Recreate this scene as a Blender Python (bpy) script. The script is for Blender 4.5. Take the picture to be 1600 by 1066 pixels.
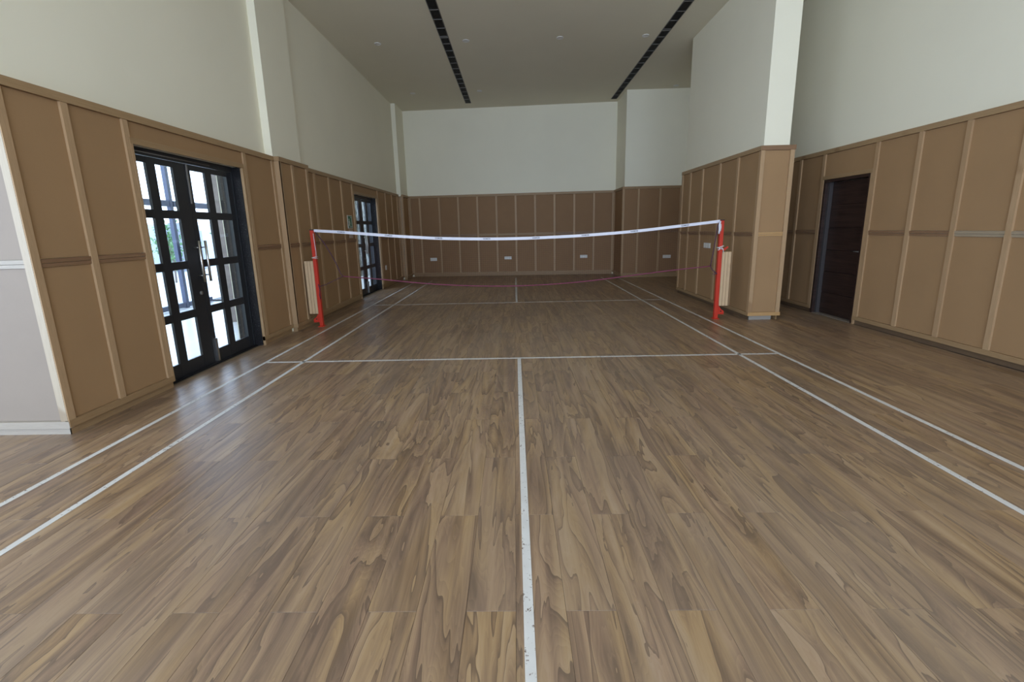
import bpy, bmesh, math, random
from mathutils import Vector, Matrix
random.seed(7)
for o in list(bpy.data.objects): bpy.data.objects.remove(o)
SC = bpy.context.scene
COL = SC.collection

# ------------------------------------------------------------------ camera
def cam_rows(yaw, pitch, roll):
    cy, sy, cp, sp = math.cos(yaw), math.sin(yaw), math.cos(pitch), math.sin(pitch)
    f = Vector((sy*cp, cy*cp, sp)); r = Vector((cy, -sy, 0)); u = r.cross(f)
    c, s = math.cos(roll), math.sin(roll)
    return c*r + s*u, -s*r + c*u, f
CAM = Vector((-0.0267, -6.9766, 1.499))
CR, CU, CF = cam_rows(-0.0209, -0.1951, -0.0238)
cam_data = bpy.data.cameras.new('camera')
cam_data.sensor_fit = 'HORIZONTAL'; cam_data.sensor_width = 36
cam_data.lens = 683.8/1600*36
cam_data.shift_x = (800-792.28)/1600
cam_data.shift_y = (493.13-533)/1600
cam_data.clip_start = 0.05; cam_data.clip_end = 200
cam = bpy.data.objects.new('camera', cam_data); COL.objects.link(cam)
cam.matrix_world = Matrix(((CR.x, CU.x, -CF.x, CAM.x), (CR.y, CU.y, -CF.y, CAM.y), (CR.z, CU.z, -CF.z, CAM.z), (0, 0, 0, 1)))
SC.camera = cam

# ------------------------------------------------------------------ light
world = bpy.data.worlds.new('daylight'); SC.world = world; world.use_nodes = True
bg = world.node_tree.nodes['Background']
bg.inputs['Color'].default_value = (0.75, 0.925, 1.20, 1)
bg.inputs['Strength'].default_value = 1.0
SC.view_settings.view_transform = 'Standard'
SC.view_settings.look = 'None'
SC.view_settings.gamma = 1.0
SC.view_settings.use_curve_mapping = False
SC.view_settings.exposure = 2.47
def portal(loc, rot, sx, sy):
    l = bpy.data.lights.new('window_portal', 'AREA'); l.shape = 'RECTANGLE'; l.size = sx; l.size_y = sy
    l.cycles.is_portal = True
    o = bpy.data.objects.new('window_portal', l); COL.objects.link(o); o.location = loc; o.rotation_euler = rot
portal((-1.1, -10.62, 2.6), (math.radians(90), 0, 0), 10.8, 4.8)             # glazed rear wall, light goes +y
portal((-7.62, -6.75, 1.7), (math.radians(90), 0, math.radians(-90)), 5.6, 3.2)  # side window, light goes +x
portal((-3.95, -2.0, 1.17), (math.radians(90), 0, math.radians(-90)), 1.7, 2.34)
portal((-4.0, 3.76, 1.17), (math.radians(90), 0, math.radians(-90)), 1.7, 2.34)

# ------------------------------------------------------------------ materials
class NT:
    def __init__(s, name):
        s.m = bpy.data.materials.new(name); s.m.use_nodes = True; s.t = s.m.node_tree
        s.b = s.t.nodes['Principled BSDF']; s.out = s.t.nodes['Material Output']
    def n(s, kind, **kw):
        nd = s.t.nodes.new(kind)
        for k, v in kw.items():
            if hasattr(nd, k): setattr(nd, k, v)
        return nd
    def l(s, a, b): s.t.links.new(a, b)
    def val(s, sock, v):
        if hasattr(v, 'is_linked') or isinstance(v, bpy.types.NodeSocket): s.l(v, sock)
        else: sock.default_value = v
    def math(s, op, a, b=None, c=None):
        nd = s.n('ShaderNodeMath', operation=op); s.val(nd.inputs[0], a)
        if b is not None: s.val(nd.inputs[1], b)
        if c is not None: s.val(nd.inputs[2], c)
        return nd.outputs[0]
    def xyz(s, x, y, z):
        nd = s.n('ShaderNodeCombineXYZ')
        for i, v in enumerate((x, y, z)): s.val(nd.inputs[i], v)
        return nd.outputs[0]
    def sep(s, v):
        nd = s.n('ShaderNodeSeparateXYZ'); s.l(v, nd.inputs[0]); return nd.outputs
    def noise(s, vec, scale, detail=2, rough=.5, dist=0):
        nd = s.n('ShaderNodeTexNoise'); s.l(vec, nd.inputs['Vector']); nd.inputs['Scale'].default_value = scale
        nd.inputs['Detail'].default_value = detail; nd.inputs['Roughness'].default_value = rough; nd.inputs['Distortion'].default_value = dist
        return nd.outputs['Fac']
    def mix(s, fac, a, b, mode='MIX'):
        nd = s.n('ShaderNodeMix', data_type='RGBA', blend_type=mode); s.val(nd.inputs[0], fac)
        for i, v in ((6, a), (7, b)):
            if isinstance(v, tuple): v = (*v, 1) if len(v) == 3 else v
            s.val(nd.inputs[i], v)
        return nd.outputs[2]
    def ramp(s, fac, stops):
        nd = s.n('ShaderNodeValToRGB'); s.l(fac, nd.inputs[0]); e = nd.color_ramp.elements
        while len(e) < len(stops): e.new(0.5)
        for i, (p, c) in enumerate(stops):
            e[i].position = p; e[i].color = (*c, 1) if len(c) == 3 else c
        return nd.outputs[0]
    def coord(s, which='Object'): return s.n('ShaderNodeTexCoord').outputs[which]
    def pos(s): return s.n('ShaderNodeNewGeometry').outputs['Position']
    def rnd(s): return s.n('ShaderNodeObjectInfo').outputs['Random']
    def bump(s, h, strength=.2, dist=.005):
        nd = s.n('ShaderNodeBump'); nd.inputs['Strength'].default_value = strength; nd.inputs['Distance'].default_value = dist
        s.l(h, nd.inputs['Height']); s.l(nd.outputs[0], s.b.inputs['Normal'])
    def base(s, c): s.val(s.b.inputs['Base Color'], (*c, 1) if isinstance(c, tuple) else c)
    def rough(s, r, spec=.5, metal=0):
        s.val(s.b.inputs['Roughness'], r); s.b.inputs['Specular IOR Level'].default_value = spec; s.b.inputs['Metallic'].default_value = metal
        return s

def plain(name, c, r=.5, spec=.5, metal=0, grain=.06, scale=30):
    m = NT(name)
    f = m.noise(m.coord(), scale, 3)
    m.base(m.mix(f, tuple(v*(1-grain) for v in c), tuple(min(1, v*(1+grain)) for v in c)))
    m.rough(r, spec, metal); return m.m

def plaster_mat(name, c):
    m = NT(name); p = m.pos()
    f = m.noise(p, 1.3, 3); m.base(m.mix(f, tuple(v*.96 for v in c), tuple(min(1, v*1.03) for v in c)))
    m.bump(m.noise(p, 90, 3), .06, .003); m.rough(.72, .3); return m.m

def mdf_mat(name, c):
    m = NT(name); p = m.coord()
    r = m.rnd(); rv = m.xyz(m.math('MULTIPLY', r, 31.0), r, 0)
    add = m.n('ShaderNodeVectorMath', operation='ADD'); m.l(p, add.inputs[0]); m.l(rv, add.inputs[1])
    a = m.noise(add.outputs[0], 2.2, 4, .55); f = m.noise(add.outputs[0], 220, 2)
    col = m.mix(a, tuple(v*.90 for v in c), tuple(v*1.09 for v in c))
    col = m.mix(m.math('MULTIPLY', f, .18), col, tuple(v*.7 for v in c))
    dark = m.math('MULTIPLY', r, .10)
    m.base(m.mix(dark, col, (c[0]*.6, c[1]*.55, c[2]*.5)))
    m.bump(f, .05, .002); m.rough(.6, .2); return m.m

def pine_mat(name, c1, c2, axis, sat=.35):
    m = NT(name); x, y, z = m.sep(m.coord()); r = m.rnd()
    k = {'z': (26, 26, 1.1), 'x': (1.1, 26, 26)}[axis]
    off = m.math('MULTIPLY', r, 47.0)
    v = m.xyz(m.math('ADD', m.math('MULTIPLY', x, k[0]), off), m.math('MULTIPLY', y, k[1]), m.math('ADD', m.math('MULTIPLY', z, k[2]), off))
    g = m.noise(v, 1.6, 4, .6, .8)
    rings = m.math('SINE', m.math('MULTIPLY', g, 34.0))
    col = m.mix(m.math('MULTIPLY_ADD', rings, .28, .45), c1, c2)
    col = m.mix(m.math('MULTIPLY', m.noise(v, 7, 2), .35), col, tuple(a*.72 for a in c2))
    knot = m.noise(m.xyz(m.math('ADD', x, off), y, m.math('ADD', z, off)), 2.6, 1)
    kf = m.ramp(knot, [(.70, (0, 0, 0)), (.78, (1, 1, 1))])
    col = m.mix(m.math('MULTIPLY', kf, .5), col, (c2[0]*.5, c2[1]*.4, c2[2]*.3))
    col = m.mix(m.math('MULTIPLY', r, sat), col, (c2[0]*.72, c2[1]*.66, c2[2]*.60))
    m.base(col); m.bump(g, .12, .003); m.rough(.5, .4); return m.m

def floor_mat():
    m = NT('wood_look_plank'); x, y, z = m.sep(m.pos())
    col = m.math('FLOOR', m.math('DIVIDE', m.math('SUBTRACT', x, .15), .2))
    odd = m.math('FLOORED_MODULO', col, 2.0)
    row = m.math('FLOOR', m.math('DIVIDE', m.math('SUBTRACT', m.math('ADD', y, 5.49), m.math('MULTIPLY', odd, .6)), 1.2))
    wn = m.n('ShaderNodeTexWhiteNoise', noise_dimensions='2D'); m.l(m.xyz(col, row, 0), wn.inputs['Vector'])
    h = wn.outputs['Value']; hc = m.sep(wn.outputs['Color'])
    # a stretched field; its contour bands draw the cathedral figure of the boards
    fx = m.math('MULTIPLY_ADD', h, 53.0, m.math('MULTIPLY', x, 5.0)); fy = m.math('MULTIPLY_ADD', hc[1], 41.0, m.math('MULTIPLY', y, .62))
    v = m.xyz(fx, fy, m.math('MULTIPLY', hc[2], 19.0))
    a = m.noise(v, 1.15, 3.5, .5, .6)
    saw = m.math('FRACT', m.math('MULTIPLY', a, 8.0))                       # sharp dark edge fading into a pale band
    band = m.math('POWER', saw, 1.6)
    saw2 = m.math('FRACT', m.math('MULTIPLY', a, 37.0))
    v2 = m.xyz(m.math('MULTIPLY_ADD', h, 20.0, m.math('MULTIPLY', x, 13.0)), m.math('MULTIPLY', y, .8), hc[0])
    streak = m.noise(v2, 1.0, 3, .55, .5)
    v3 = m.xyz(m.math('MULTIPLY_ADD', h, 91.0, m.math('MULTIPLY', x, 120.0)), m.math('MULTIPLY', y, 2.5), h)
    fine = m.noise(v3, 1.0, 2)
    t = m.math('MULTIPLY_ADD', band, -.30, m.math('MULTIPLY_ADD', streak, 1.05, .08))
    t = m.math('MULTIPLY_ADD', saw2, -.10, t)
    t = m.math('MULTIPLY_ADD', fine, .22, m.math('ADD', t, -.06))
    t = m.math('ADD', t, m.math('MULTIPLY_ADD', hc[0], .16, -.13))
    c = m.ramp(t, [(.18, FL_DARK), (.40, FL_MID), (.60, FL_LIGHT), (.85, FL_PALE)])
    vf = m.ramp(saw, [(.90, (0, 0, 0)), (.965, (1, 1, 1))])
    hue = m.noise(m.xyz(m.math('MULTIPLY_ADD', h, 33.0, m.math('MULTIPLY', x, 9.0)), m.math('MULTIPLY', y, 1.2), 3.0), 1.0, 2)
    c = m.mix(m.ramp(hue, [(.40, (0, 0, 0)), (.68, (.45, .45, .45))]), c, m.mix(1.0, c, (1.04, .96, 1.12), 'MULTIPLY'))
    c = m.mix(m.ramp(hue, [(.32, (.6, .6, .6)), (.52, (0, 0, 0))]), c, m.mix(1.0, c, (1.08, .99, .80), 'MULTIPLY'))
    c = m.mix(m.math('MULTIPLY', vf, m.math('MULTIPLY', streak, .95)), c, FL_VEIN)
    big = m.noise(m.xyz(m.math('MULTIPLY', x, .8), m.math('MULTIPLY', y, .5), 0), 1.0, 2)
    c = m.mix(m.math('MULTIPLY', m.math('MULTIPLY', hc[2], big), .55), c, FL_GREY)
    m.base(c)
    m.bump(m.math('ADD', m.math('MULTIPLY', fine, .7), m.math('MULTIPLY', streak, .4)), .08, .002)
    m.rough(m.math('MULTIPLY_ADD', fine, .12, .31), .85); return m.m
FL_DARK, FL_MID, FL_LIGHT, FL_PALE = (.140, .086, .050), (.225, .141, .079), (.315, .205, .108), (.375, .262, .155)
FL_VEIN, FL_GREY = (.095, .058, .036), (.25, .185, .135)

def paint_mat():
    m = NT('worn_white_paint'); p = m.pos()
    w = m.noise(p, 38, 5, .72); w2 = m.noise(p, 2.3, 2)
    th = m.math('ADD', w, m.math('MULTIPLY_ADD', w2, .22, -.11))
    f = m.ramp(th, [(.36, (1, 1, 1)), (.40, (0, 0, 0))])
    c = m.mix(m.noise(p, 9, 3), (.52, .49, .45), (.66, .64, .60))
    m.base(m.mix(f, c, (.16, .11, .08))); m.rough(.5, .4); return m.m

def granite_mat():
    m = NT('speckled_granite'); p = m.pos()
    vo = m.n('ShaderNodeTexVoronoi'); m.l(p, vo.inputs['Vector']); vo.inputs['Scale'].default_value = 70
    s = m.ramp(m.noise(p, 60, 4, .7), [(.54, (.012, .011, .012)), (.62, (.03, .03, .032)), (.72, (.16, .15, .16))])
    m.base(m.mix(m.ramp(vo.outputs['Distance'], [(0, (1, 1, 1)), (.22, (0, 0, 0))]), s, (.10, .09, .11))); m.rough(.4, .25); return m.m

def glass_mat(name='clear_glass', tint=(.93, .97, 1.0), frost=0.0):
    m = NT(name); m.t.nodes.remove(m.b)
    tr = m.n('ShaderNodeBsdfTransparent'); tr.inputs[0].default_value = (*tint, 1)
    gl = m.n('ShaderNodeBsdfGlossy'); gl.inputs['Roughness'].default_value = .03
    fr = m.n('ShaderNodeFresnel'); fr.inputs['IOR'].default_value = 1.45
    ge = m.n('ShaderNodeNewGeometry'); m.l(m.math('MULTIPLY_ADD', ge.outputs['Backfacing'], 1/1.45-1.45, 1.45), fr.inputs['IOR'])
    mx = m.n('ShaderNodeMixShader'); m.l(fr.outputs[0], mx.inputs[0]); m.l(tr.outputs[0], mx.inputs[1]); m.l(gl.outputs[0], mx.inputs[2])
    m.l(mx.outputs[0], m.out.inputs['Surface']); return m.m

MDF_C = (.365, .220, .108)
M = {}
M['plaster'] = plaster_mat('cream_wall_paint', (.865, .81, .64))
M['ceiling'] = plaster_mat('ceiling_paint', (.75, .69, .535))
M['mdf'] = mdf_mat('brown_fibreboard', MDF_C)
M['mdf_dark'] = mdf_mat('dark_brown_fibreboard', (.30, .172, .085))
M['mdf_lit'] = mdf_mat('lit_fibreboard', (.30, .245, .195))  # window sheen on the camera-facing return put into the board colour
M['pine_v'] = pine_mat('pine_upright', (.51, .335, .185), (.42, .268, .14), 'z')
M['pine_h'] = pine_mat('pine_level', (.42, .275, .14), (.33, .205, .10), 'x')
M['rail'] = pine_mat('brown_stained_rail', (.32, .185, .095), (.22, .12, .062), 'x')
M['rail_orange'] = pine_mat('orange_pine_rail', (.56, .34, .15), (.46, .26, .10), 'x', 0)
M['pine_lit_v'] = pine_mat('lit_pine_upright', (.50, .42, .31), (.44, .36, .26), 'z', .15)  # return battens: pine paled by daylight, painted into the colour
M['pine_lit_h'] = pine_mat('lit_pine_level', (.42, .37, .30), (.37, .32, .26), 'x', .15)  # same daylight put into the colour of the return's level trims
M['timber'] = pine_mat('pale_timber_batten', (.66, .47, .29), (.58, .40, .23), 'z', .10)
M['plank'] = floor_mat()
M['grout'] = plain('brown_grout', (.20, .155, .115), .9)
M['paint'] = paint_mat()
M['granite'] = granite_mat()
M['glass'] = glass_mat()
M['black_steel'] = plain('charcoal_door_paint', (.020, .021, .024), .38, .5)
M['steel'] = plain('brushed_steel', (.62, .60, .57), .28, .5, 1.0)
M['wenge'] = None
M['frame_grey'] = plain('dark_grey_door_frame', (.060, .052, .050), .5, .3)
M['skirt_shaded'] = pine_mat('shaded_skirting', (.17, .105, .058), (.12, .075, .042), 'x')  # shade below the overhanging bottom trim put into the colour
M['skirt_grey'] = plain('grey_skirting', (.30, .27, .23), .6)
M['rail_light'] = pine_mat('light_pine_rail', (.40, .31, .205), (.34, .26, .17), 'x', .1)
M['red'] = plain('red_enamel', (.54, .034, .014), .42, .5)
M['white_plastic'] = plain('white_plastic', (.74, .72, .68), .4)
M['beige'] = plain('beige_card', (.42, .34, .27), .6)
M['green'] = plain('green_sign_face', (.035, .16, .085), .45)
M['white_ink'] = plain('white_print', (.62, .62, .58), .5)
M['black_ink'] = plain('black_print', (.02, .02, .025), .6)
M['tape'] = plain('white_vinyl_tape', (.74, .73, .80), .5)
M['cord'] = plain('magenta_cord', (.19, .036, .075), .7)
M['dark_cord'] = plain('purple_cord', (.075, .028, .05), .75)
M['thread'] = plain('maroon_netting', (.10, .035, .035), .85)
M['white_rope'] = plain('white_rope', (.66, .64, .62), .75)
M['grille_black'] = plain('black_anodised_fin', (.022, .020, .018), .45)
M['void'] = plain('dark_duct', (.008, .008, .008), .9)
M['grille_grey'] = plain('grey_aluminium', (.20, .185, .165), .45)
M['lens'] = plain('frosted_lens', (.70, .68, .62), .4)
M['ground'] = plain('pale_stone_paving', (.62, .62, .62), .25, .5, 0, .05, 2)
M['blue_steel'] = plain('blue_grey_steel', (.055, .068, .12), .45)
M['outer_wall'] = plain('white_sheet_wall', (.40, .45, .48), .6)
M['grey_wall'] = plain('grey_render', (.24, .25, .28), .7)
M['plaque'] = plain('dark_plaque', (.05, .055, .065), .4)
M['leaf'] = plain('green_leaf', (.09, .20, .07), .5, .5, 0, .4, 5)
M['stone_brown'] = plain('brown_stone_cladding', (.20, .165, .15), .7, .3, 0, .35, 9)
M['stone_dark'] = plain('slate_cladding', (.055, .065, .095), .5, .5, 0, .3, 9)
def rough_stone():
    m = NT('rough_grey_stone'); p = m.pos(); x, y, z = m.sep(p)
    f = m.noise(m.xyz(m.math('MULTIPLY', x, 3.0), y, m.math('MULTIPLY', z, 1.0)), 4.0, 6, .75)
    m.base(m.ramp(f, [(.35, (.07, .075, .075)), (.48, (.24, .25, .24)), (.62, (.62, .63, .61))])); m.rough(.8); return m.m
M['rough_stone'] = rough_stone()
def wenge():
    m = NT('dark_wenge_veneer'); x, y, z = m.sep(m.coord()); r = m.rnd()
    v = m.xyz(m.math('ADD', m.math('MULTIPLY', x, 2.0), m.math('MULTIPLY', r, 30.0)), m.math('MULTIPLY', y, 2.0), m.math('MULTIPLY', z, 60.0))
    m.base(m.ramp(m.noise(v, 1.0, 4, .6), [(.3, (.018, .010, .008)), (.7, (.052, .028, .021))])); m.rough(.36); return m.m
M['wenge'] = wenge()

# ------------------------------------------------------------------ mesh helpers
def wloc(o):
    v = Vector((0, 0, 0))
    while o: v = v + o.location; o = o.parent
    return v
def link(name, me, mat, parent=None, loc=(0, 0, 0), yaw=0.0):
    o = bpy.data.objects.new(name, me); COL.objects.link(o)
    if mat is not None and not me.materials: me.materials.append(mat)
    o.location = Vector(loc) - (wloc(parent) if parent else Vector((0, 0, 0)))
    o.rotation_euler = (0, 0, yaw)
    if parent: o.parent = parent
    return o
def bm_box(bm, lo, hi):
    vs = [bm.verts.new((x, y, z)) for z in (lo[2], hi[2]) for y in (lo[1], hi[1]) for x in (lo[0], hi[0])]
    for f in ((0, 2, 3, 1), (4, 5, 7, 6), (0, 1, 5, 4), (2, 6, 7, 3), (0, 4, 6, 2), (1, 3, 7, 5)):
        bm.faces.new([vs[i] for i in f])
def bm_done(bm, name, smooth=False):
    bmesh.ops.recalc_face_normals(bm, faces=bm.faces)
    me = bpy.data.meshes.new(name); bm.to_mesh(me); bm.free()
    if smooth:
        for p in me.polygons: p.use_smooth = True
    return me
def box(name, lo, hi, mat, parent=None, bevel=0.0):
    lo, hi = Vector(lo), Vector(hi); c = (lo+hi)/2
    bm = bmesh.new(); bm_box(bm, lo-c, hi-c)
    if bevel: bmesh.ops.bevel(bm, geom=list(bm.edges), offset=bevel, segments=1, affect='EDGES')
    return link(name, bm_done(bm, name), mat, parent, c)
def boxes(name, lst, mat, parent=None, origin=(0, 0, 0)):
    bm = bmesh.new(); o = Vector(origin)
    for lo, hi in lst: bm_box(bm, Vector(lo)-o, Vector(hi)-o)
    return link(name, bm_done(bm, name), mat, parent, o)
def bm_tube(bm, pts, r, n=6, closed=False):
    pts = [Vector(p) for p in pts]; rings = []
    for i, p in enumerate(pts):
        a = pts[(i-1) % len(pts)] if (closed or i > 0) else p
        b = pts[(i+1) % len(pts)] if (closed or i < len(pts)-1) else p
        d = (b-a).normalized(); ref = Vector((0, 0, 1)) if abs(d.z) < .9 else Vector((1, 0, 0))
        s = d.cross(ref).normalized(); t = s.cross(d)
        rings.append([bm.verts.new(p + r*(math.cos(2*math.pi*k/n)*s + math.sin(2*math.pi*k/n)*t)) for k in range(n)])
    m = len(rings)
    for i in range(m if closed else m-1):
        A, B = rings[i], rings[(i+1) % m]
        for k in range(n): bm.faces.new((A[k], A[(k+1) % n], B[(k+1) % n], B[k]))
    if not closed:
        bm.faces.new(rings[0]); bm.faces.new(rings[-1])
def tube(name, pts, r, mat, parent=None, n=6, closed=False):
    bm = bmesh.new(); c = Vector(pts[0]); bm_tube(bm, [Vector(p)-c for p in pts], r, n, closed)
    return link(name, bm_done(bm, name, True), mat, parent, c)
def prism(name, poly, axis, a0, a1, mat, parent=None):
    """poly in the two other axes, extruded along axis"""
    bm = bmesh.new()
    def P(u, v, w): return {'y': (u, w, v), 'x': (w, u, v), 'z': (u, v, w)}[axis]
    lo = [bm.verts.new(P(u, v, a0)) for u, v in poly]; hi = [bm.verts.new(P(u, v, a1)) for u, v in poly]
    n = len(poly)
    bm.faces.new(lo); bm.faces.new(hi)
    for i in range(n): bm.faces.new((lo[i], lo[(i+1) % n], hi[(i+1) % n], hi[i]))
    c = sum((v.co for v in bm.verts), Vector())/len(bm.verts)
    for v in bm.verts: v.co -= c
    return link(name, bm_done(bm, name), mat, parent, c)
def empty(name, loc):
    o = bpy.data.objects.new(name, None); COL.objects.link(o); o.location = loc; o.empty_display_size = .1; return o
def tag(o, label, cat, group=None):
    o['label'] = label; o['category'] = cat
    if group: o['group'] = group
    return o
def struct(o, label=None):
    o['kind'] = 'structure'
    if label: o['label'] = label
    return o

# ------------------------------------------------------------------ room shell
H = 5.2          # ceiling
WT = 2.61        # top of the wood panelling
def wall(name, lst, label): return struct(boxes(name, lst, M['plaster']), label)

wall_left = wall('wall_left', [
    ((-3.86, -3.60, 0), (-3.535, -2.88, 2.56)), ((-3.86, -1.155, 0), (-3.535, -.33, 2.56)), ((-3.86, -2.88, 2.36), (-3.535, -1.155, 2.56)),
    ((-3.86, -3.60, 2.56), (-3.62, -.33, H)),
    ((-3.86, -.33, 0), (-3.465, .52, 2.56)), ((-3.86, -.36, 2.56), (-3.51, .50, H)),
    ((-3.86, .52, 0), (-3.585, 2.88, 2.56)), ((-3.86, 4.605, 0), (-3.585, 6.88, 2.56)), ((-3.86, 2.88, 2.36), (-3.585, 4.605, 2.56)),
    ((-3.86, .50, 2.56), (-3.60, 6.88, H)),
    ((-3.86, 6.88, 0), (-3.465, 7.9, 2.56)), ((-3.86, 6.80, 2.56), (-3.475, 7.9, H)),
    ((-7.6, -3.835, 0), (-3.535, -3.60, 2.56)), ((-7.6, -3.80, 2.56), (-3.62, -3.60, H)),
], 'cream painted left wall with a pilaster above brown panelling')
# back wall, slightly out of square: runs from (-3.43, 7.62) to (3.12, 7.24)
BO = Vector((-3.43, 7.62, 0)); BE = Vector((3.12, 7.24, 0)); BL = (BE-BO).length; BYAW = math.atan2(BE.y-BO.y, BE.x-BO.x)
bm = bmesh.new(); bm_box(bm, (-.1, .035, 0), (BL+.1, .30, 2.56)); bm_box(bm, (-.1, .06, 2.56), (BL+.1, .30, H))
wall_back = struct(link('wall_back', bm_done(bm, 'wall_back'), M['plaster'], None, BO, BYAW), 'cream painted back wall above brown panelling')
wall_recess = wall('wall_back_right', [((3.145, 6.135, 0), (5.3, 7.6, 2.56)), ((3.17, 6.16, 2.56), (5.3, 7.6, H))], 'cream wall block projecting beside the back wall')
wall_right = wall('wall_right', [
    ((4.985, -10.6, 0), (5.35, -.60, 2.56)), ((4.985, .50, 0), (5.35, 6.2, 2.56)), ((4.985, -.60, 2.20), (5.35, .50, 2.56)),
    ((5.12, -.60, 0), (5.35, .50, 2.20)), ((5.02, -10.6, 2.56), (5.35, 6.2, H))], 'cream painted right wall above brown panelling')  # unseen box behind the door leaf added to stop daylight leaking in
wall_partition = wall('wall_middle', [((3.655, -.115, .064), (4.075, 2.915, 2.56)), ((3.70, -.114, 0), (3.995, 2.90, .064)), ((3.675, -.10, 2.56), (4.05, 2.88, H))], 'free standing white wall pier with brown panelling')
wall_rear = wall('wall_rear', [((-7.6, -10.8, 0), (5.3, -10.6, .2)), ((-7.6, -10.8, 5.0), (5.3, -10.6, H)), ((-7.6, -10.8, .2), (-6.5, -10.6, 5.0)),
                               ((4.3, -10.8, .2), (5.3, -10.6, 5.0))], 'rear wall behind the camera')
wall_side = wall('wall_left_rear', [((-7.8, -10.8, 0), (-7.6, -3.6, .1)), ((-7.8, -10.8, 3.3), (-7.6, -3.6, H)), ((-7.8, -10.8, .1), (-7.6, -9.55, 3.3)),
                                    ((-7.8, -3.95, .1), (-7.6, -3.6, 3.3))], 'left end wall behind the camera')
wf = struct(boxes('window_1', [((x-.04, -10.74, .2), (x+.04, -10.66, 5.0)) for x in (-6.46, -4.3, -2.2, 0, 2.2, 4.26)] +
                  [((-6.5, -10.74, z-.04), (4.3, -10.66, z+.04)) for z in (.24, 3.0, 4.96)], M['black_steel']), 'dark window frame in the rear wall')
wf2 = struct(boxes('window_2', [((-7.74, y-.04, .1), (-7.66, y+.04, 3.3)) for y in (-9.5, -7.7, -5.8, -4.0)] +
                   [((-7.74, -9.55, z-.04), (-7.66, -3.95, z+.04)) for z in (.14, 3.26)], M['black_steel']), 'dark window frame in the left rear wall')
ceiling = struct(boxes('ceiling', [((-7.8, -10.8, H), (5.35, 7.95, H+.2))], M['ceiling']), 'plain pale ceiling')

# ------------------------------------------------------------------ floor of planks
floor = struct(boxes('floor', [((-7.6, -10.6, -.16), (5.3, -3.60, -.009)), ((-3.86, -3.60, -.16), (5.3, 7.9, -.009))], M['grout']), 'floor of brown wood look planks')
def plank_bm(bm, x0, x1, y0, y1):
    e = .0005; g = .0006; t = -.0006
    a = [bm.verts.new((x, y, -.009)) for x, y in ((x0+e, y0+e), (x1-e, y0+e), (x1-e, y1-e), (x0+e, y1-e))]
    b = [bm.verts.new((v.co.x, v.co.y, t)) for v in a]
    c = [bm.verts.new((x, y, 0)) for x, y in ((x0+e+g, y0+e+g), (x1-e-g, y0+e+g), (x1-e-g, y1-e-g), (x0+e+g, y1-e-g))]
    for A, B in ((a, b), (b, c)):
        for k in range(4): bm.faces.new((A[k], A[(k+1) % 4], B[(k+1) % 4], B[k]))
    bm.faces.new(c)
planks = []
for ci in range(-40, 26):
    x0 = .15+.2*ci; x1 = x0+.2
    if x1 < -7.5 or x0 > 4.95: continue
    for ri in range(-6, 13):
        y0 = -5.49 + (.6 if ci % 2 else 0) + 1.2*ri; y1 = y0+1.2
        if y1 < -10 or y0 > 7.5: continue
        X0, X1 = max(x0, -7.55), min(x1, 4.98); Y0, Y1 = y0, min(y1, 7.64)
        if (x0+x1)/2 < -3.62: Y1 = min(Y1, -3.835)
        elif x0 < -3.47: X0 = max(X0, -3.56) if Y0 > -3.84 else X0
        if Y1-Y0 < .03 or X1-X0 < .02: continue
        # in view?
        seen = False
        for px in (X0, (X0+X1)/2, X1):
            for k in range(5):
                d = Vector((px, Y0+(Y1-Y0)*k/4, 0))-CAM; w = d.dot(CF)
                if w > .3:
                    u, v = 792.3+683.8*d.dot(CR)/w, 493.1-683.8*d.dot(CU)/w
                    if -20 < u < 1620 and 0 < v < 1085: seen = True
        cx, cy = (X0+X1)/2, (Y0+Y1)/2
        planks.append((not seen, (Vector((cx, cy, 0))-CAM).length, X0, X1, Y0, Y1))
planks.sort()
cache = {}
for hid, dist, X0, X1, Y0, Y1 in planks[:300]:
    k = (round(X1-X0, 4), round(Y1-Y0, 4))
    if k not in cache:
        bm = bmesh.new(); plank_bm(bm, -k[0]/2, k[0]/2, -k[1]/2, k[1]/2); cache[k] = bm_done(bm, 'plank')
    link('plank', cache[k], M['plank'], floor, ((X0+X1)/2, (Y0+Y1)/2, 0))
bm = bmesh.new()
for hid, dist, X0, X1, Y0, Y1 in planks[300:]: plank_bm(bm, X0, X1, Y0, Y1)
o = link('farther_planks', bm_done(bm, 'farther_planks'), M['plank'], floor); o['kind'] = 'stuff'

# painted badminton lines
def cline(x0, x1, y0, y1, label): 
    o = box('court_line', (x0, y0, 0.0002), (x1, y1, .0012), M['paint'], floor); o['label'] = label
W = .02
for s, n in ((-1, 'left'), (1, 'right')):
    cline(s*3.03-W, s*3.03+W, -9.0, 6.25, 'outer painted white %s sideline' % n)
    cline(s*2.57-W, s*2.57+W, -9.0, 6.35, 'inner painted white %s sideline' % n)
cline(-3.01, 3.01, -2.02, -1.98, 'white line across the court before the net')
cline(-2.99, 3.01, 1.97, 2.01, 'white line across the court beyond the net')
cline(-W, W, -9.0, -2.02, 'wide worn white centre line before the net')
cline(-W-.01, W-.01, 2.01, 6.66, 'white centre line beyond the net')

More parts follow.
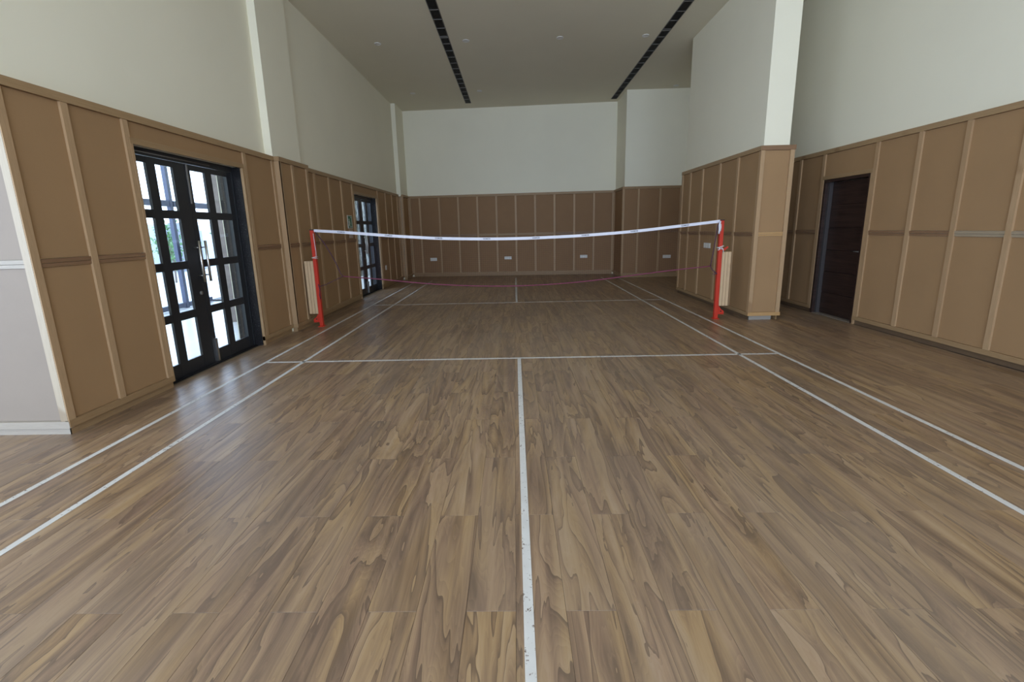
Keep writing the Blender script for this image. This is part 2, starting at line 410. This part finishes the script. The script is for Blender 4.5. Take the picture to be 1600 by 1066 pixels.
# ------------------------------------------------------------------ wood panelling
BW = .056; RZ0, RZ1 = 1.30, 1.36; TZ = 2.545
def pane(name, F, u0, u1, n0, n1, z0, z1, mat, parent, label=None):
    """box in a wall frame F = (origin, yaw): u along the wall, n out of the wall into the room"""
    o, yaw = F; U = Vector((math.cos(yaw), math.sin(yaw), 0)); N = Vector((math.sin(yaw), -math.cos(yaw), 0))
    c = Vector((o[0], o[1], 0)) + U*((u0+u1)/2) + N*((n0+n1)/2) + Vector((0, 0, (z0+z1)/2))
    du, dn, dz = (u1-u0)/2, (n1-n0)/2, (z1-z0)/2
    bm = bmesh.new(); bm_box(bm, (-du, -dn, -dz), (du, dn, dz))
    ob = link(name, bm_done(bm, name), mat, parent, c)
    if parent and parent.rotation_euler.z:      # parent turned: undo
        py = parent.rotation_euler.z; pw = parent.location
        ob.location = Matrix.Rotation(-py, 3, 'Z') @ (c-pw); ob.rotation_euler.z = yaw-py
    else: ob.rotation_euler.z = yaw
    if label: ob['label'] = label
    return ob
def panelling(parent, origin, yaw, studs, length, doors=(), ends=(0, 0), mats=None, bz=.065, bh=.055, rails=None, topdepth=.11, skirt=.024):
    """studs: centres along u; a bay lies between neighbours; doors: (u0, u1, head) openings between two studs"""
    m = dict(mdf=M['mdf'], v=M['pine_v'], h=M['pine_h'], rail=M['rail'], top=M['pine_h'], foot=M['pine_h'], skirt=M['pine_h'])
    if mats: m.update(mats)
    F = (origin, yaw)
    def in_door(u): 
        for d in doors:
            if d[0]-.001 < u < d[1]+.001: return d
        return None
    # level trims, broken at the doors
    cuts = [0.0]
    for d in doors: cuts += [d[0], d[1]]
    cuts.append(length)
    pane('top_trim', F, -ends[0], length+ends[1], -topdepth, .006, TZ, WT, m['top'], parent)
    for a, b in zip(cuts[::2], cuts[1::2]):
        if b-a < .03: continue
        pane('bottom_trim', F, a-(ends[0] if a == 0 else 0), b+(ends[1] if b == length else 0), -.03, .004, bz, bz+bh, m['foot'], parent)
        if skirt: pane('skirting_board', F, a+.024*(a == 0), b-skirt*(b == length), -.0345, -.024, 0.0, bz-.001, m['skirt'], parent)
    for i, u in enumerate(studs):
        d = in_door(u)
        z0, z1 = (d[2]+.055 if d else bz+bh), TZ
        pane('batten', F, u-BW/2, u+BW/2, -.031, 0, z0+.0005, z1-.0005, m['v'], parent)
    for i in range(len(studs)-1):
        u0, u1 = studs[i]+BW/2+.0015, studs[i+1]-BW/2-.0015
        if u1-u0 < .02: continue
        d = None
        for q in doors:
            if u0 < (q[0]+q[1])/2 < u1 or q[0] < (u0+u1)/2 < q[1]: d = q
        if d:
            pane('head_panel', F, u0, u1, -.031, -.020, d[2]+.058, TZ-.002, m['mdf'], parent)
            continue
        pane('panel', F, u0, u1, -.031, -.020, bz+bh+.002, RZ0-.002, m['mdf'], parent)
        pane('panel', F, u0, u1, -.031, -.020, RZ1+.002, TZ-.002, m['mdf'], parent)
        rm = rails[i] if rails and i < len(rails) and rails[i] else m['rail']
        pane('rail', F, u0-.001, u1+.001, -.031, -.008, RZ0, RZ0+.027, rm, parent)
        pane('rail', F, u0-.001, u1+.001, -.031, -.004, RZ0+.030, RZ1, rm, parent)
    for d in doors:
        pane('door_trim', F, d[0]-.028, d[0], -.031, .002, bz if d[3] else 0, d[2], m['v'], parent)
        pane('door_trim', F, d[1], d[1]+.028, -.031, .002, 0, d[2], m['v'], parent)
        pane('door_trim', F, d[0]-.028, d[1]+.028, -.031, .002, d[2], d[2]+.055, m['h'], parent)
R90 = math.radians(90)
# left walls face +x: u runs +y (yaw 90deg), n = +x
panelling(wall_left, (-3.50, -3.87), R90, [.03, .484, 1.025, 2.79, 3.475], 3.51, doors=[(1.07, 2.71, 2.345, 1)])
panelling(wall_left, (-3.43, -.36), R90, [.03, .40, .88], .91, ends=(0, .02))
panelling(wall_left, (-3.55, .55), R90, [.05, .50, 1.12, 1.73, 2.345, 4.075+.09, 4.86, 5.50, 6.10, 6.27], 6.30, doors=[(2.40, 4.03, 2.345, 0)], topdepth=.06)
panelling(wall_left, (-3.43, 6.85), R90, [.03, .74], .77, topdepth=.05)
# faces that look towards the camera (-y): yaw 0, n = -y
panelling(wall_left, (-3.545, -.36), 0, [.03, .087], .115, topdepth=.03)
panelling(wall_left, (-3.56, 6.85), 0, [.03, .10], .13, topdepth=.03)
panelling(wall_left, (-7.5, -3.87), 0, [.03, .66, 1.27, 1.88, 2.49, 3.10, 3.965], 4.0, topdepth=.07,
          mats=dict(mdf=M['mdf_lit'], v=M['pine_lit_v'], h=M['pine_lit_h'], rail=M['pine_lit_h'], foot=M['pine_lit_h'], top=M['pine_lit_h'], skirt=M['pine_lit_h']), bz=.06)
# back wall
su = [.03, .35, .985, 1.605, 2.23, 2.845, 3.465, 4.085, 4.70, 5.325, 5.94, BL-.03]
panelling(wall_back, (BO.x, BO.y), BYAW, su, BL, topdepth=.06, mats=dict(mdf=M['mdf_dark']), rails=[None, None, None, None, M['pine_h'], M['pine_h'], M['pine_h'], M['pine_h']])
# projecting block at the right of the back wall
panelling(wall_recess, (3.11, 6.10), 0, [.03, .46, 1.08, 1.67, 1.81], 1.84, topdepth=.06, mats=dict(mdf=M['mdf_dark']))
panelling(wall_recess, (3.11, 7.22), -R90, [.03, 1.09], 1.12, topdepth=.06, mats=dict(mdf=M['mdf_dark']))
# pier: left face looks -x (u runs -y, yaw -90), near face looks -y
panelling(wall_partition, (3.62, 2.95), -R90, [.03, .46, 1.06, 1.78, 2.42, 3.07], 3.10, topdepth=.055, mats=dict(skirt=M['skirt_shaded']))
panelling(wall_partition, (3.62, -.15), 0, [.03, .455], .49, topdepth=.05, ends=(0, .01),
          mats=dict(rail=M['rail_orange'], foot=M['rail_orange'], v=M['pine_v'], top=M['rail'], skirt=M['skirt_grey']), skirt=.11)
panelling(wall_partition, (4.11, -.15), R90, [.03, .6, 1.2, 1.8, 2.4, 3.07], 3.10, topdepth=.06)
panelling(wall_partition, (4.11, 2.95), math.pi, [.03, .46], .49, topdepth=.06)
# right wall looks -x: u from far (y=6.1) towards the camera
ry = [6.07, 5.5, 4.9, 4.3, 3.7, 3.1, 2.5, 1.9, 1.47, 1.04, .455, -.59, -1.24, -1.82, -2.40, -2.98, -3.56, -4.14, -4.72, -5.3, -5.9, -6.5, -7.1, -8, -9, -10, -10.55]
panelling(wall_right, (4.95, 6.10), -R90, [6.10-y for y in ry], 16.68, doors=[(6.10-.41, 6.10+.535, 2.15, 1)], topdepth=.07,
          rails=[None]*13 + [M['rail_light']]*12, mats=dict(skirt=M['skirt_shaded']))

# ------------------------------------------------------------------ glazed double doors (left wall)
ZR = [(.16, .607), (.696, 1.149), (1.235, 1.69), (1.775, 2.225)]
def glazed_door(name, dx, dy, label):
    root = struct(empty(name, (-3.66+dx, -2.0+dy, 0)), label)
    def B(nm, lo, hi, mat, parent=root, bevel=0): return box(nm, (lo[0]+dx, lo[1]+dy, lo[2]), (hi[0]+dx, hi[1]+dy, hi[2]), mat, parent, bevel)
    def BS(nm, lst, mat, parent=root): return boxes(nm, [((a[0]+dx, a[1]+dy, a[2]), (b[0]+dx, b[1]+dy, b[2])) for a, b in lst], mat, parent, (-3.66+dx, -2.0+dy, 0))
    BS('door_frame', [((-3.74, -2.875, 0), (-3.63, -2.845, 2.355)), ((-3.74, -1.195, 0), (-3.63, -1.17, 2.355)), ((-3.74, -2.845, 2.29), (-3.63, -1.195, 2.355))], M['black_steel'])
    B('stone_jamb', (-3.84, -1.169, 0), (-3.533, -1.156, 2.355), M['granite'])
    B('stone_jamb', (-3.84, -2.879, 0), (-3.533, -2.876, 2.355), M['granite'])
    B('threshold', (-3.80, -2.874, -.004), (-3.60, -1.17, .012), M['granite'])
    for (y0, y1, cols) in ((-2.842, -2.003, [(-2.755, -2.52), (-2.41, -2.175)]), (-1.997, -1.198, [(-1.925, -1.685), (-1.575, -1.29)])):
        lst = []; xa, xb = -3.668, -3.64
        ys = [y0] + [v for c in cols for v in c] + [y1]; zs = [.014] + [v for r in ZR for v in r] + [2.285]
        for a, b in zip(ys[::2], ys[1::2]): lst.append(((xa, a, zs[0]), (xb, b, zs[-1])))
        for c in cols:
            for a, b in zip(zs[::2], zs[1::2]): lst.append(((xa+.002, c[0], a), (xb-.002, c[1], b)))
        leaf = BS('door_leaf', lst, M['black_steel'])
        for c in cols:
            for r in ZR: B('glass_pane', (-3.654, c[0]-.006, r[0]-.006), (-3.650, c[1]+.006, r[1]+.006), M['glass'], leaf)
        hy = -2.05 if y0 < -2.5 else -1.945
        off = Vector((dx, dy, 0))
        h = tube('pull_handle', [Vector((-3.575, hy, z))+off for z in (.985, 1.2, 1.45)], .014, M['steel'], leaf, 10); h['label'] = 'long steel pull handle'
        tube('handle_stud', [Vector((-3.64, hy, 1.06))+off, Vector((-3.575, hy, 1.06))+off], .008, M['steel'], leaf, 8)
        tube('handle_stud', [Vector((-3.64, hy, 1.375))+off, Vector((-3.575, hy, 1.375))+off], .008, M['steel'], leaf, 8)
        if y0 > -2.5:
            B('flush_bolt', (-3.64, -1.955, .02), (-3.618, -1.93, .30), M['steel'], leaf)
            B('flush_bolt', (-3.64, -1.985, 1.86), (-3.628, -1.970, 2.28), M['grille_grey'], leaf)
        else:
            tube('lock_cylinder', [Vector((-3.64, -2.05, .86))+off, Vector((-3.628, -2.05, .86))+off], .022, M['grille_grey'], leaf, 12)
    tube('door_closer_rail', [Vector((-3.628, -2.84, 2.318))+Vector((dx, dy, 0)), Vector((-3.628, -1.6, 2.318))+Vector((dx, dy, 0))], .006, M['grille_grey'], root, 6)
    return root
glazed_door('door_1', 0, 0, 'charcoal glazed double door nearest the camera')
glazed_door('door_2', -.05, 5.76, 'charcoal glazed double door near the far left corner')

# dark timber door in the right wall
d3 = struct(empty('door_3', (5.06, -.06, 0)), 'dark brown timber door in the right wall')
boxes('door_frame', [((4.955, .365, 0), (5.10, .408, 2.148)), ((4.955, -.533, 0), (5.10, -.492, 2.148)), ((4.955, -.492, 2.105), (5.10, .365, 2.148))], M['wenge'], d3, (5.03, -.06, 0))
f2 = boxes('inner_frame', [((5.00, .325, 0), (5.07, .365, 2.105))], M['frame_grey'], d3, (5.03, .345, 0)); f2['label'] = 'dark grey frame edge'
leaf = boxes('door_leaf', [((5.075, -.49, .012), (5.10, .362, 2.10))], M['wenge'], d3, (5.09, -.06, 0))
zz = [.014, .36, .70, 1.05, 1.40, 1.75, 2.10]
for a, b in zip(zz, zz[1:]): box('board', (5.052, -.488, a+.004), (5.075, .322, b-.004), M['wenge'], leaf, .003)
tube('lever_handle', [(5.052, -.43, 1.05), (5.01, -.43, 1.05), (5.01, -.32, 1.05)], .009, M['grille_grey'], leaf, 8)
box('threshold', (4.96, -.49, -.002), (5.10, .365, .008), M['grout'], d3)

# ------------------------------------------------------------------ net posts
def post(x, s, label):
    """s = +1: the wall is on the +x side"""
    r = tag(empty('net_post', (x, .0, 0)), label, 'post', 'badminton net posts')
    def X(a): return x + s*a
    def B(nm, a, b, y0, y1, z0, z1, mat, bev=.002):
        l, h = sorted((X(a), X(b))); return box(nm, (l, y0, z0), (h, y1, z1), mat, r, bev)
    B('upright', -.028, .028, -.028, .028, .012, 1.55, M['red'], .004)
    B('end_cap', -.030, .030, -.030, .030, 1.55, 1.565, M['black_ink'])
    B('base_plate', -.045, .045, -.05, .05, 0, .012, M['red'])
    prism('foot_gusset', [(X(.028), .07), (X(.125), .085), (X(.125), .125), (X(.075), .16), (X(.028), .24)], 'y', -.010, .010, M['red'], r)
    B('foot_lug', .060, .118, -.035, .035, .075, .083, M['red'])
    tube('gusset_bolt', [(X(.075), -.02, .125), (X(.075), .02, .125)], .011, M['black_steel'], r, 8)
    if s > 0: prism('cleat', [(X(.028), 1.08), (X(.070), 1.09), (X(.125), 1.135), (X(.115), 1.155), (X(.060), 1.125), (X(.028), 1.13)], 'y', -.012, .012, M['red'], r)
    for k in range(3):
        o = B('timber_batten', .030+k*.048, .030+k*.048+.044, -.03, .09, .215, 1.07, M['timber'], .003)
    return r
post(-3.215, -1, 'red net post with pale timber battens beside the left wall')
post(3.185, 1, 'red net post with pale timber battens beside the white pier')

# ------------------------------------------------------------------ net
net = tag(empty('badminton_net', (0, 0, .6)), 'sagging badminton net with white top tape and magenta bottom cord', 'net')
TP = [(-3.185, 1.566), (-2.764, 1.534), (-2.432, 1.503), (-2.009, 1.462), (-1.596, 1.428), (-1.223, 1.402), (-.463, 1.376), (.135, 1.372), (.616, 1.381), (1.083, 1.396), (1.84, 1.440), (2.637, 1.513), (3.155, 1.563)]
CP = [(-2.79, .815), (-2.136, .748), (-1.675, .693), (-1.213, .648), (-.596, .612), (.021, .601), (.635, .620), (1.246, .665), (1.853, .732), (2.455, .797), (3.054, .849)]
def interp(P, x):
    if x <= P[0][0]: return P[0][1]
    for i in range(len(P)-1):
        if x <= P[i+1][0]:
            t = (x-P[i][0])/(P[i+1][0]-P[i][0])
            a = P[max(i-1, 0)]; b, c = P[i], P[i+1]; d = P[min(i+2, len(P)-1)]
            h = c[0]-b[0]
            m1 = (c[1]-a[1])/(c[0]-a[0])*h; m2 = (d[1]-b[1])/(d[0]-b[0])*h
            return (2*t**3-3*t*t+1)*b[1] + (t**3-2*t*t+t)*m1 + (-2*t**3+3*t*t)*c[1] + (t**3-t*t)*m2
    return P[-1][1]
TH = .044
bm = bmesh.new(); prev = None; NSEG = 90; zo = Vector((0, 0, .6))
for i in range(NSEG+1):
    x = -3.185 + 6.34*i/NSEG; z = interp(TP, x); tw = .0025*math.sin(i*.9)
    ring = [bm.verts.new(Vector(p)-zo) for p in ((x, -.0035+tw, z-.004), (x, 0+tw, z), (x, .0035+tw, z-.004), (x, .0035, z-TH), (x, -.0035, z-TH))]
    if prev:
        for k in range(5): bm.faces.new((prev[k], prev[(k+1) % 5], ring[(k+1) % 5], ring[k]))
    else: bm.faces.new(ring)
    prev = ring
bm.faces.new(prev)
tape = link('tape', bm_done(bm, 'tape'), M['tape'], net, (0, 0, .6)); tape['label'] = 'white top tape with black lettering'
# lettering
fc = bpy.data.curves.new('lettering', 'FONT'); fc.body = 'COSCO'; fc.size = .036; fc.align_x = 'CENTER'; fc.align_y = 'CENTER'; fc.extrude = .0006; fc.offset = .0009
fo = bpy.data.objects.new('lettering', fc); COL.objects.link(fo); bpy.context.view_layer.update()
lme = bpy.data.meshes.new_from_object(fo.evaluated_get(bpy.context.evaluated_depsgraph_get())); bpy.data.objects.remove(fo)
lme.materials.clear(); lme.materials.append(M['black_ink'])
wx = max(v.co.x for v in lme.vertices)-min(v.co.x for v in lme.vertices)
for x in (-2.755, -2.01, -1.22, -.463, .31, 1.08, 1.84, 2.62):
    z = interp(TP, x); sl = math.atan2(interp(TP, x+.05)-interp(TP, x-.05), .1)
    o = link('lettering', lme, None, tape, (x, -.0068, z-.0215)); o.rotation_euler = (R90, -sl, 0); o.scale = (.115/wx, .78, 1)
# bottom cord, side cords, ties
def path(P, x0, x1, n): return [(x0+(x1-x0)*i/n, 0, interp(P, x0+(x1-x0)*i/n)) for i in range(n+1)]
tube('bottom_cord', path(CP, -2.79, 3.054, 60), .0095, M['cord'], net)
tube('side_cord', [(-3.17, -.002, 1.525), (-3.05, 0, 1.36), (-2.95, 0, 1.17), (-2.87, 0, .99), (-2.83, 0, .86), (-2.79, 0, .815)], .0075, M['dark_cord'], net)
tube('side_cord', [(3.125, -.002, 1.50), (3.115, 0, 1.36), (3.095, 0, 1.15), (3.07, 0, .96), (3.054, 0, .849)], .0075, M['dark_cord'], net)
tube('tie_cord', [(-2.79, 0, .815), (-2.93, 0, .755), (-3.08, -.01, .69), (-3.18, -.036, .66)], .006, M['dark_cord'], net)
tube('tie_cord', [(3.054, 0, .849), (3.085, -.005, .79), (3.14, -.036, .738), (3.15, -.038, .735)], .008, M['dark_cord'], net)
tube('tie_knot', [(3.13, -.04, .745), (3.10, -.045, .715), (3.075, -.04, .73), (3.11, -.045, .755), (3.145, -.04, .72)], .006, M['dark_cord'], net)
tube('tie_knot', [(-3.19, -.036, .70), (-3.17, -.045, .62), (-3.185, -.04, .52), (-3.175, -.042, .46)], .007, M['dark_cord'], net)
# netting: one mesh of fine threads
bm = bmesh.new(); r = .0006; CELL = .032
def edge_x(side, z):
    if side < 0:
        t = max(0, min(1, (1.525-z)/(1.525-.815))); return -3.17+.38*t**.8
    t = max(0, min(1, (1.50-z)/(1.50-.849))); return 3.125-.071*t
x = -3.12
while x < 3.12:
    zt = interp(TP, x)-TH; zb = interp(CP, x)
    if x < -2.79:
        zb = zt
        for k in range(60):
            zz_ = zt-k*.013
            if edge_x(-1, zz_) < x: zb = zz_
    if x > 3.054: zb = 1.50-(3.125-x)/.071*.65
    if zt-zb > .03: bm_tube(bm, [(x, 0, zt), (x, .004, (zt+zb)/2), (x, 0, zb)], r, 3)
    x += CELL
for k in range(1, 24):
    t = k/24; pts = []
    for i in range(49):
        x = -3.15+6.27*i/48; zt = interp(TP, x)-TH; zb = interp(CP, x); z = zt+(zb-zt)*t
        if edge_x(-1, z) < x < edge_x(1, z): pts.append((x, .001, z))
    bm_tube(bm, pts, r, 3)
for v in bm.verts: v.co -= zo
ng = link('netting', bm_done(bm, 'netting'), M['thread'], net, (0, 0, .6)); ng['kind'] = 'stuff'; ng['label'] = 'fine dark maroon netting'
# white ropes tying the tape to the posts
def loop(x, z, tilt, r=.034):
    return [(x+(r if a in (1, 2) else -r), (-r if a in (0, 1) else r), z+tilt*(1 if a in (1, 2) else -1)) for a in range(4)]
k = tag(empty('tie_rope', (-3.215, 0, 1.13)), 'white rope looped round the left net post', 'rope')
tube('loop', loop(-3.215, 1.13, .006, .033), .006, M['white_rope'], k, 6, True)
tube('loop', loop(-3.215, 1.115, -.005, .033), .005, M['white_rope'], k, 6, True)
tube('cord_end', [(-3.185, -.037, 1.50), (-3.178, -.040, 1.36), (-3.172, -.038, 1.22), (-3.176, -.038, 1.12)], .005, M['white_rope'], k)
k = tag(empty('tie_rope', (3.185, 0, 1.13)), 'white rope knotted round the right net post', 'rope')
tube('loop', loop(3.185, 1.15, .012, .036), .008, M['white_rope'], k, 6, True)
tube('loop', loop(3.185, 1.12, -.010, .036), .007, M['white_rope'], k, 6, True)
tube('cord_end', [(3.19, -.042, 1.14), (3.215, -.045, 1.11), (3.222, -.044, 1.06)], .006, M['white_rope'], k)
tube('cord_end', [(3.175, -.042, 1.13), (3.145, -.045, 1.10), (3.13, -.044, 1.105)], .006, M['white_rope'], k)
tube('tape_tail', [(3.145, -.040, 1.54), (3.130, -.046, 1.48), (3.138, -.044, 1.42), (3.132, -.042, 1.35)], .014, M['tape'], k, 6)
tube('tape_tail', [(3.152, -.042, 1.50), (3.155, -.046, 1.44), (3.150, -.044, 1.39)], .010, M['white_rope'], k, 6)

# ------------------------------------------------------------------ wall fittings
def socket(x0, x1, z0, z1, face, label, mods, yaw=0, grp='white socket plates'):
    """plate standing on the board whose front is at 'face' (a point on the wall frame: origin, yaw)"""
    o, yw = face
    U = Vector((math.cos(yw), math.sin(yw), 0)); N = Vector((math.sin(yw), -math.cos(yw), 0))
    base = Vector((o[0], o[1], 0))+U*((x0+x1)/2)+Vector((0, 0, z0))+N*(-.020)
    r = tag(empty('socket_plate', base), label, 'socket', grp); r.rotation_euler.z = yw
    w = (x1-x0)/2; h = z1-z0
    def piece(nm, a, b, n0, n1, c, d, mat):
        bm = bmesh.new(); bm_box(bm, (a, -n1, c), (b, -n0, d)); bmesh.ops.bevel(bm, geom=list(bm.edges), offset=.0015, segments=1, affect='EDGES')
        ob = bpy.data.objects.new(nm, bm_done(bm, nm)); ob.data.materials.append(mat); COL.objects.link(ob); ob.parent = r; return ob
    piece('plate', -w, w, 0, .010, 0, h, M['white_plastic'])
    for i in range(mods):
        a = -w+.012+(2*w-.024)*i/mods; b = -w+.012+(2*w-.024)*(i+1)/mods
        piece('switch' if i % 2 else 'outlet', a+.004, b-.004, .010, .014, .016, h-.016, M['white_plastic'] if i % 2 else M['lens'])
    return r
FB = ((BO.x, BO.y), BYAW)
socket(.60, .82, .515, .615, FB, 'white socket plate on the back wall, leftmost of three', 3)
socket(3.07, 3.30, .525, .615, FB, 'white socket plate on the back wall, middle of three', 3)
socket(5.52, 5.75, .525, .62, FB, 'white socket plate on the back wall, rightmost of three', 3)
socket(1.23, 1.46, .55, .64, ((3.11, 6.10), 0), 'pale socket plate on the dark recessed boards right of the back wall', 3)
socket(1.29, 1.57, 1.055, 1.15, ((3.62, 2.95), -R90), 'white switch plate on the side of the pier behind the net', 3)
socket(4.40, 4.52, .475, .60, ((-3.55, .55), R90), 'small white socket beside the far glazed door', 1)
# exit sign and the plate under it (left wall, before door 2)
s = tag(empty('exit_sign', (-3.570, 2.60, 1.73)), 'green and white exit sign beside the far glazed door', 'sign')
box('sign_frame', (-3.5695, 2.475, 1.59), (-3.558, 2.735, 1.865), M['white_ink'], s, .002)
box('sign_face', (-3.558, 2.49, 1.605), (-3.5565, 2.72, 1.85), M['green'], s)
def sp(poly, mat=M['white_ink'], nm='pictogram'): prism(nm, poly, 'x', -3.5565, -3.5553, mat, s)
cx, cz = 2.545, 1.775
sp([(cx+.022*math.cos(a*math.pi/5), cz+.022*math.sin(a*math.pi/5)) for a in range(10)])
sp([(2.515, 1.745), (2.585, 1.750), (2.60, 1.70), (2.575, 1.665), (2.60, 1.62), (2.58, 1.615), (2.545, 1.665), (2.50, 1.625), (2.495, 1.64), (2.53, 1.69), (2.535, 1.72), (2.505, 1.715)])
sp([(2.64, 1.62), (2.70, 1.62), (2.70, 1.83), (2.64, 1.83), (2.64, 1.815), (2.685, 1.815), (2.685, 1.635), (2.64, 1.635)])
p = tag(empty('switch_plate', (-3.57, 2.61, 1.38)), 'small beige plate under the green exit sign', 'plate')
box('backplate', (-3.5695, 2.515, 1.385), (-3.560, 2.715, 1.57), M['beige'], p, .002)
box('rocker', (-3.560, 2.545, 1.40), (-3.555, 2.605, 1.47), M['beige'], p, .002); box('rocker', (-3.560, 2.625, 1.40), (-3.555, 2.685, 1.47), M['beige'], p, .002)

# ------------------------------------------------------------------ ceiling fittings
def diffuser(x, label):
    y0, y1 = -1.95, 6.98; w = .075
    r = tag(empty('slot_diffuser', (x, (y0+y1)/2, H)), label, 'vent', 'long ceiling slot vents')
    boxes('frame', [((x-w-.012, y0, H-.008), (x-w, y1, H)), ((x+w, y0, H-.008), (x+w+.012, y1, H)), ((x-w-.012, y0-.012, H-.008), (x+w+.012, y0, H)), ((x-w-.012, y1, H-.008), (x+w+.012, y1+.012, H))], M['grille_grey'], r, (x, y0, H))
    box('backing', (x-w, y0, H-.0015), (x+w, y1, H-.0005), M['void'], r)
    for k in range(7):
        xx = x-w+.012+k*(2*w-.024)/6
        box('fin', (xx-.0025, y0, H-.014), (xx+.0025, y1, H-.0015), M['grille_black'], r)
    y = 1.32-.35*9
    while y < 6.9:
        box('crossbar', (x-w, y-.004, H-.016), (x+w, y+.004, H-.002), M['grille_grey'], r)
        y += .35
    for yy in (2.43, 2.43-4): box('crossbar', (x-w, yy-.006, H-.017), (x+w, yy+.006, H-.002), M['grille_grey'], r)
diffuser(-1.32, 'long dark slot vent in the ceiling, nearer the left wall')
diffuser(2.985, 'long dark slot vent in the ceiling, nearer the white pier')
def downlight(x, y, label):
    r = tag(empty('downlight', (x, y, H)), label, 'light', 'small ceiling downlights')
    bm = bmesh.new(); n = 20; rings = []
    for rad, z in ((.070, 0), (.068, -.008), (.055, -.010), (.048, -.002)):
        rings.append([bm.verts.new((rad*math.cos(2*math.pi*k/n), rad*math.sin(2*math.pi*k/n), z)) for k in range(n)])
    for A, B_ in zip(rings, rings[1:]):
        for k in range(n): bm.faces.new((A[k], A[(k+1) % n], B_[(k+1) % n], B_[k]))
    link('trim_ring', bm_done(bm, 'trim_ring', True), M['white_plastic'], r, (x, y, H))
    bm = bmesh.new(); bmesh.ops.create_circle(bm, cap_ends=True, radius=.048, segments=n)
    link('lens', bm_done(bm, 'lens'), M['lens'], r, (x, y, H-.004))
for x, y, l in ((-2.69, 2.64, 'ceiling downlight nearest the left wall, front row'), (-.916, 2.63, 'ceiling downlight just right of the left slot vent, front row'),
                (.952, 2.63, 'ceiling downlight in the middle between both slot vents'), (2.653, 2.66, 'ceiling downlight just left of the right slot vent, front row'),
                (-2.73, 5.9, 'ceiling downlight nearest the left wall, back row'), (-.90, 5.86, 'ceiling downlight just right of the left slot vent, back row'),
                (4.42, 5.9, 'ceiling downlight in the recess behind the white pier')):
    downlight(x, y, l)

# ------------------------------------------------------------------ courtyard beyond the glazed doors
gr = struct(boxes('ground', [((-40, -3.6, -.14), (-3.86, 40, -.02))], M['ground']), 'pale stone paving of the courtyard')
gate = tag(empty('steel_gate_frame', (-7.2, 2.3, 0)), 'blue grey steel frame standing in the courtyard outside', 'frame')
box('upright', (-7.24, 2.27, -.02), (-7.16, 2.35, 3.4), M['blue_steel'], gate)
box('upright', (-7.26, -.9, -.02), (-7.14, -.78, 3.4), M['blue_steel'], gate)
box('upright', (-7.26, 6.6, -.02), (-7.14, 6.72, 3.4), M['blue_steel'], gate)
box('top_beam', (-7.25, -.78, 2.12), (-7.15, 2.24, 2.24), M['blue_steel'], gate); box('top_beam', (-7.25, 2.36, 2.12), (-7.15, 6.6, 2.24), M['blue_steel'], gate)
box('foot_rail', (-7.24, -.78, 0), (-7.16, 2.24, .10), M['blue_steel'], gate); box('foot_rail', (-7.24, 2.36, 0), (-7.16, 3.1, .10), M['blue_steel'], gate)
box('control_box', (-7.14, 2.40, .95), (-7.0, 2.62, 1.35), M['black_steel'], gate)
yard = tag(empty('yard_wall', (-15.5, 12, 0)), 'long white sheet wall across the courtyard', 'wall')
for k in range(24):
    box('sheet', (-15.6-(k % 2)*.06, -3+k*1.2, -.02), (-15.4-(k % 2)*.06, -3+k*1.2+1.19, 2.05), M['outer_wall'], yard)
pil = tag(empty('gate_pier', (-14.6, 12.6, 0)), 'grey gate pier with a dark plaque in the courtyard', 'pier')
box('pier', (-15.0, 12.2, -.02), (-14.6, 13.55, 1.75), M['grey_wall'], pil); box('cap_stone', (-15.05, 12.15, 1.75), (-14.55, 12.9, 2.1), M['grey_wall'], pil)
pq = box('plaque', (-14.6, 12.78, 1.02), (-14.57, 13.36, 1.45), M['plaque'], pil)
for k, (a, b) in enumerate(((12.85, 13.30), (12.85, 13.28), (12.85, 13.30), (12.88, 13.25))):
    box('plaque_line', (-14.572, a, 1.36-.085*k), (-14.566, b, 1.39-.085*k), M['grey_wall'], pq)
tree = tag(empty('garden_shrub', (-11.5, 7.6, 0)), 'small leafy shrub growing in the courtyard outside', 'shrub')
tube('stem', [(-11.5, 7.6, -.02), (-11.48, 7.62, .6), (-11.52, 7.58, 1.3)], .03, M['stone_brown'], tree)
bm = bmesh.new()
for k in range(420):
    a = random.uniform(0, 6.28); b = random.gauss(0, .38); p = Vector((b*math.cos(a), b*math.sin(a), 1.25+random.gauss(0, .36)))
    q = Vector((random.uniform(-1, 1), random.uniform(-1, 1), random.uniform(-1, 1))).normalized(); t = q.orthogonal().normalized()
    vs = [bm.verts.new(p+v) for v in (-q*.07, t*.03, q*.07, -t*.03)]; bm.faces.new(vs)
fo = link('foliage', bm_done(bm, 'foliage'), M['leaf'], tree, (-11.5, 7.6, 0)); fo['kind'] = 'stuff'
clad = tag(empty('clad_column', (-4.6, .9, 0)), 'brown and slate clad column outside the near glazed door', 'column')
box('brown_cladding', (-5.10, .60, -.02), (-4.93, 1.2, 4.2), M['stone_brown'], clad)
box('pale_cladding', (-4.93, .66, -.02), (-4.86, 1.2, 4.2), M['grey_wall'], clad)
box('slate_cladding', (-4.86, .74, -.02), (-3.87, 1.2, 4.2), M['stone_dark'], clad)
gt = tag(empty('floor_grate', (-7.0, 3.5, -.02)), 'dark metal grate on the paving outside', 'grate')
for k in range(5): box('bar', (-7.3+k*.1, 3.2, -.02), (-7.24+k*.1, 3.7, .02), M['black_steel'], gt)
box('edge', (-7.33, 3.17, -.02), (-6.80, 3.2, .02), M['black_steel'], gt)
sw = tag(empty('stone_wall', (-6, 8.6, 0)), 'rough grey stone wall outside the far glazed door', 'wall')
for k in range(11): box('stone_slab', (-7.4+k*.32, 8.5-(k % 3)*.04, -.02), (-7.4+k*.32+.30, 8.8, 3.2), M['rough_stone'], sw)
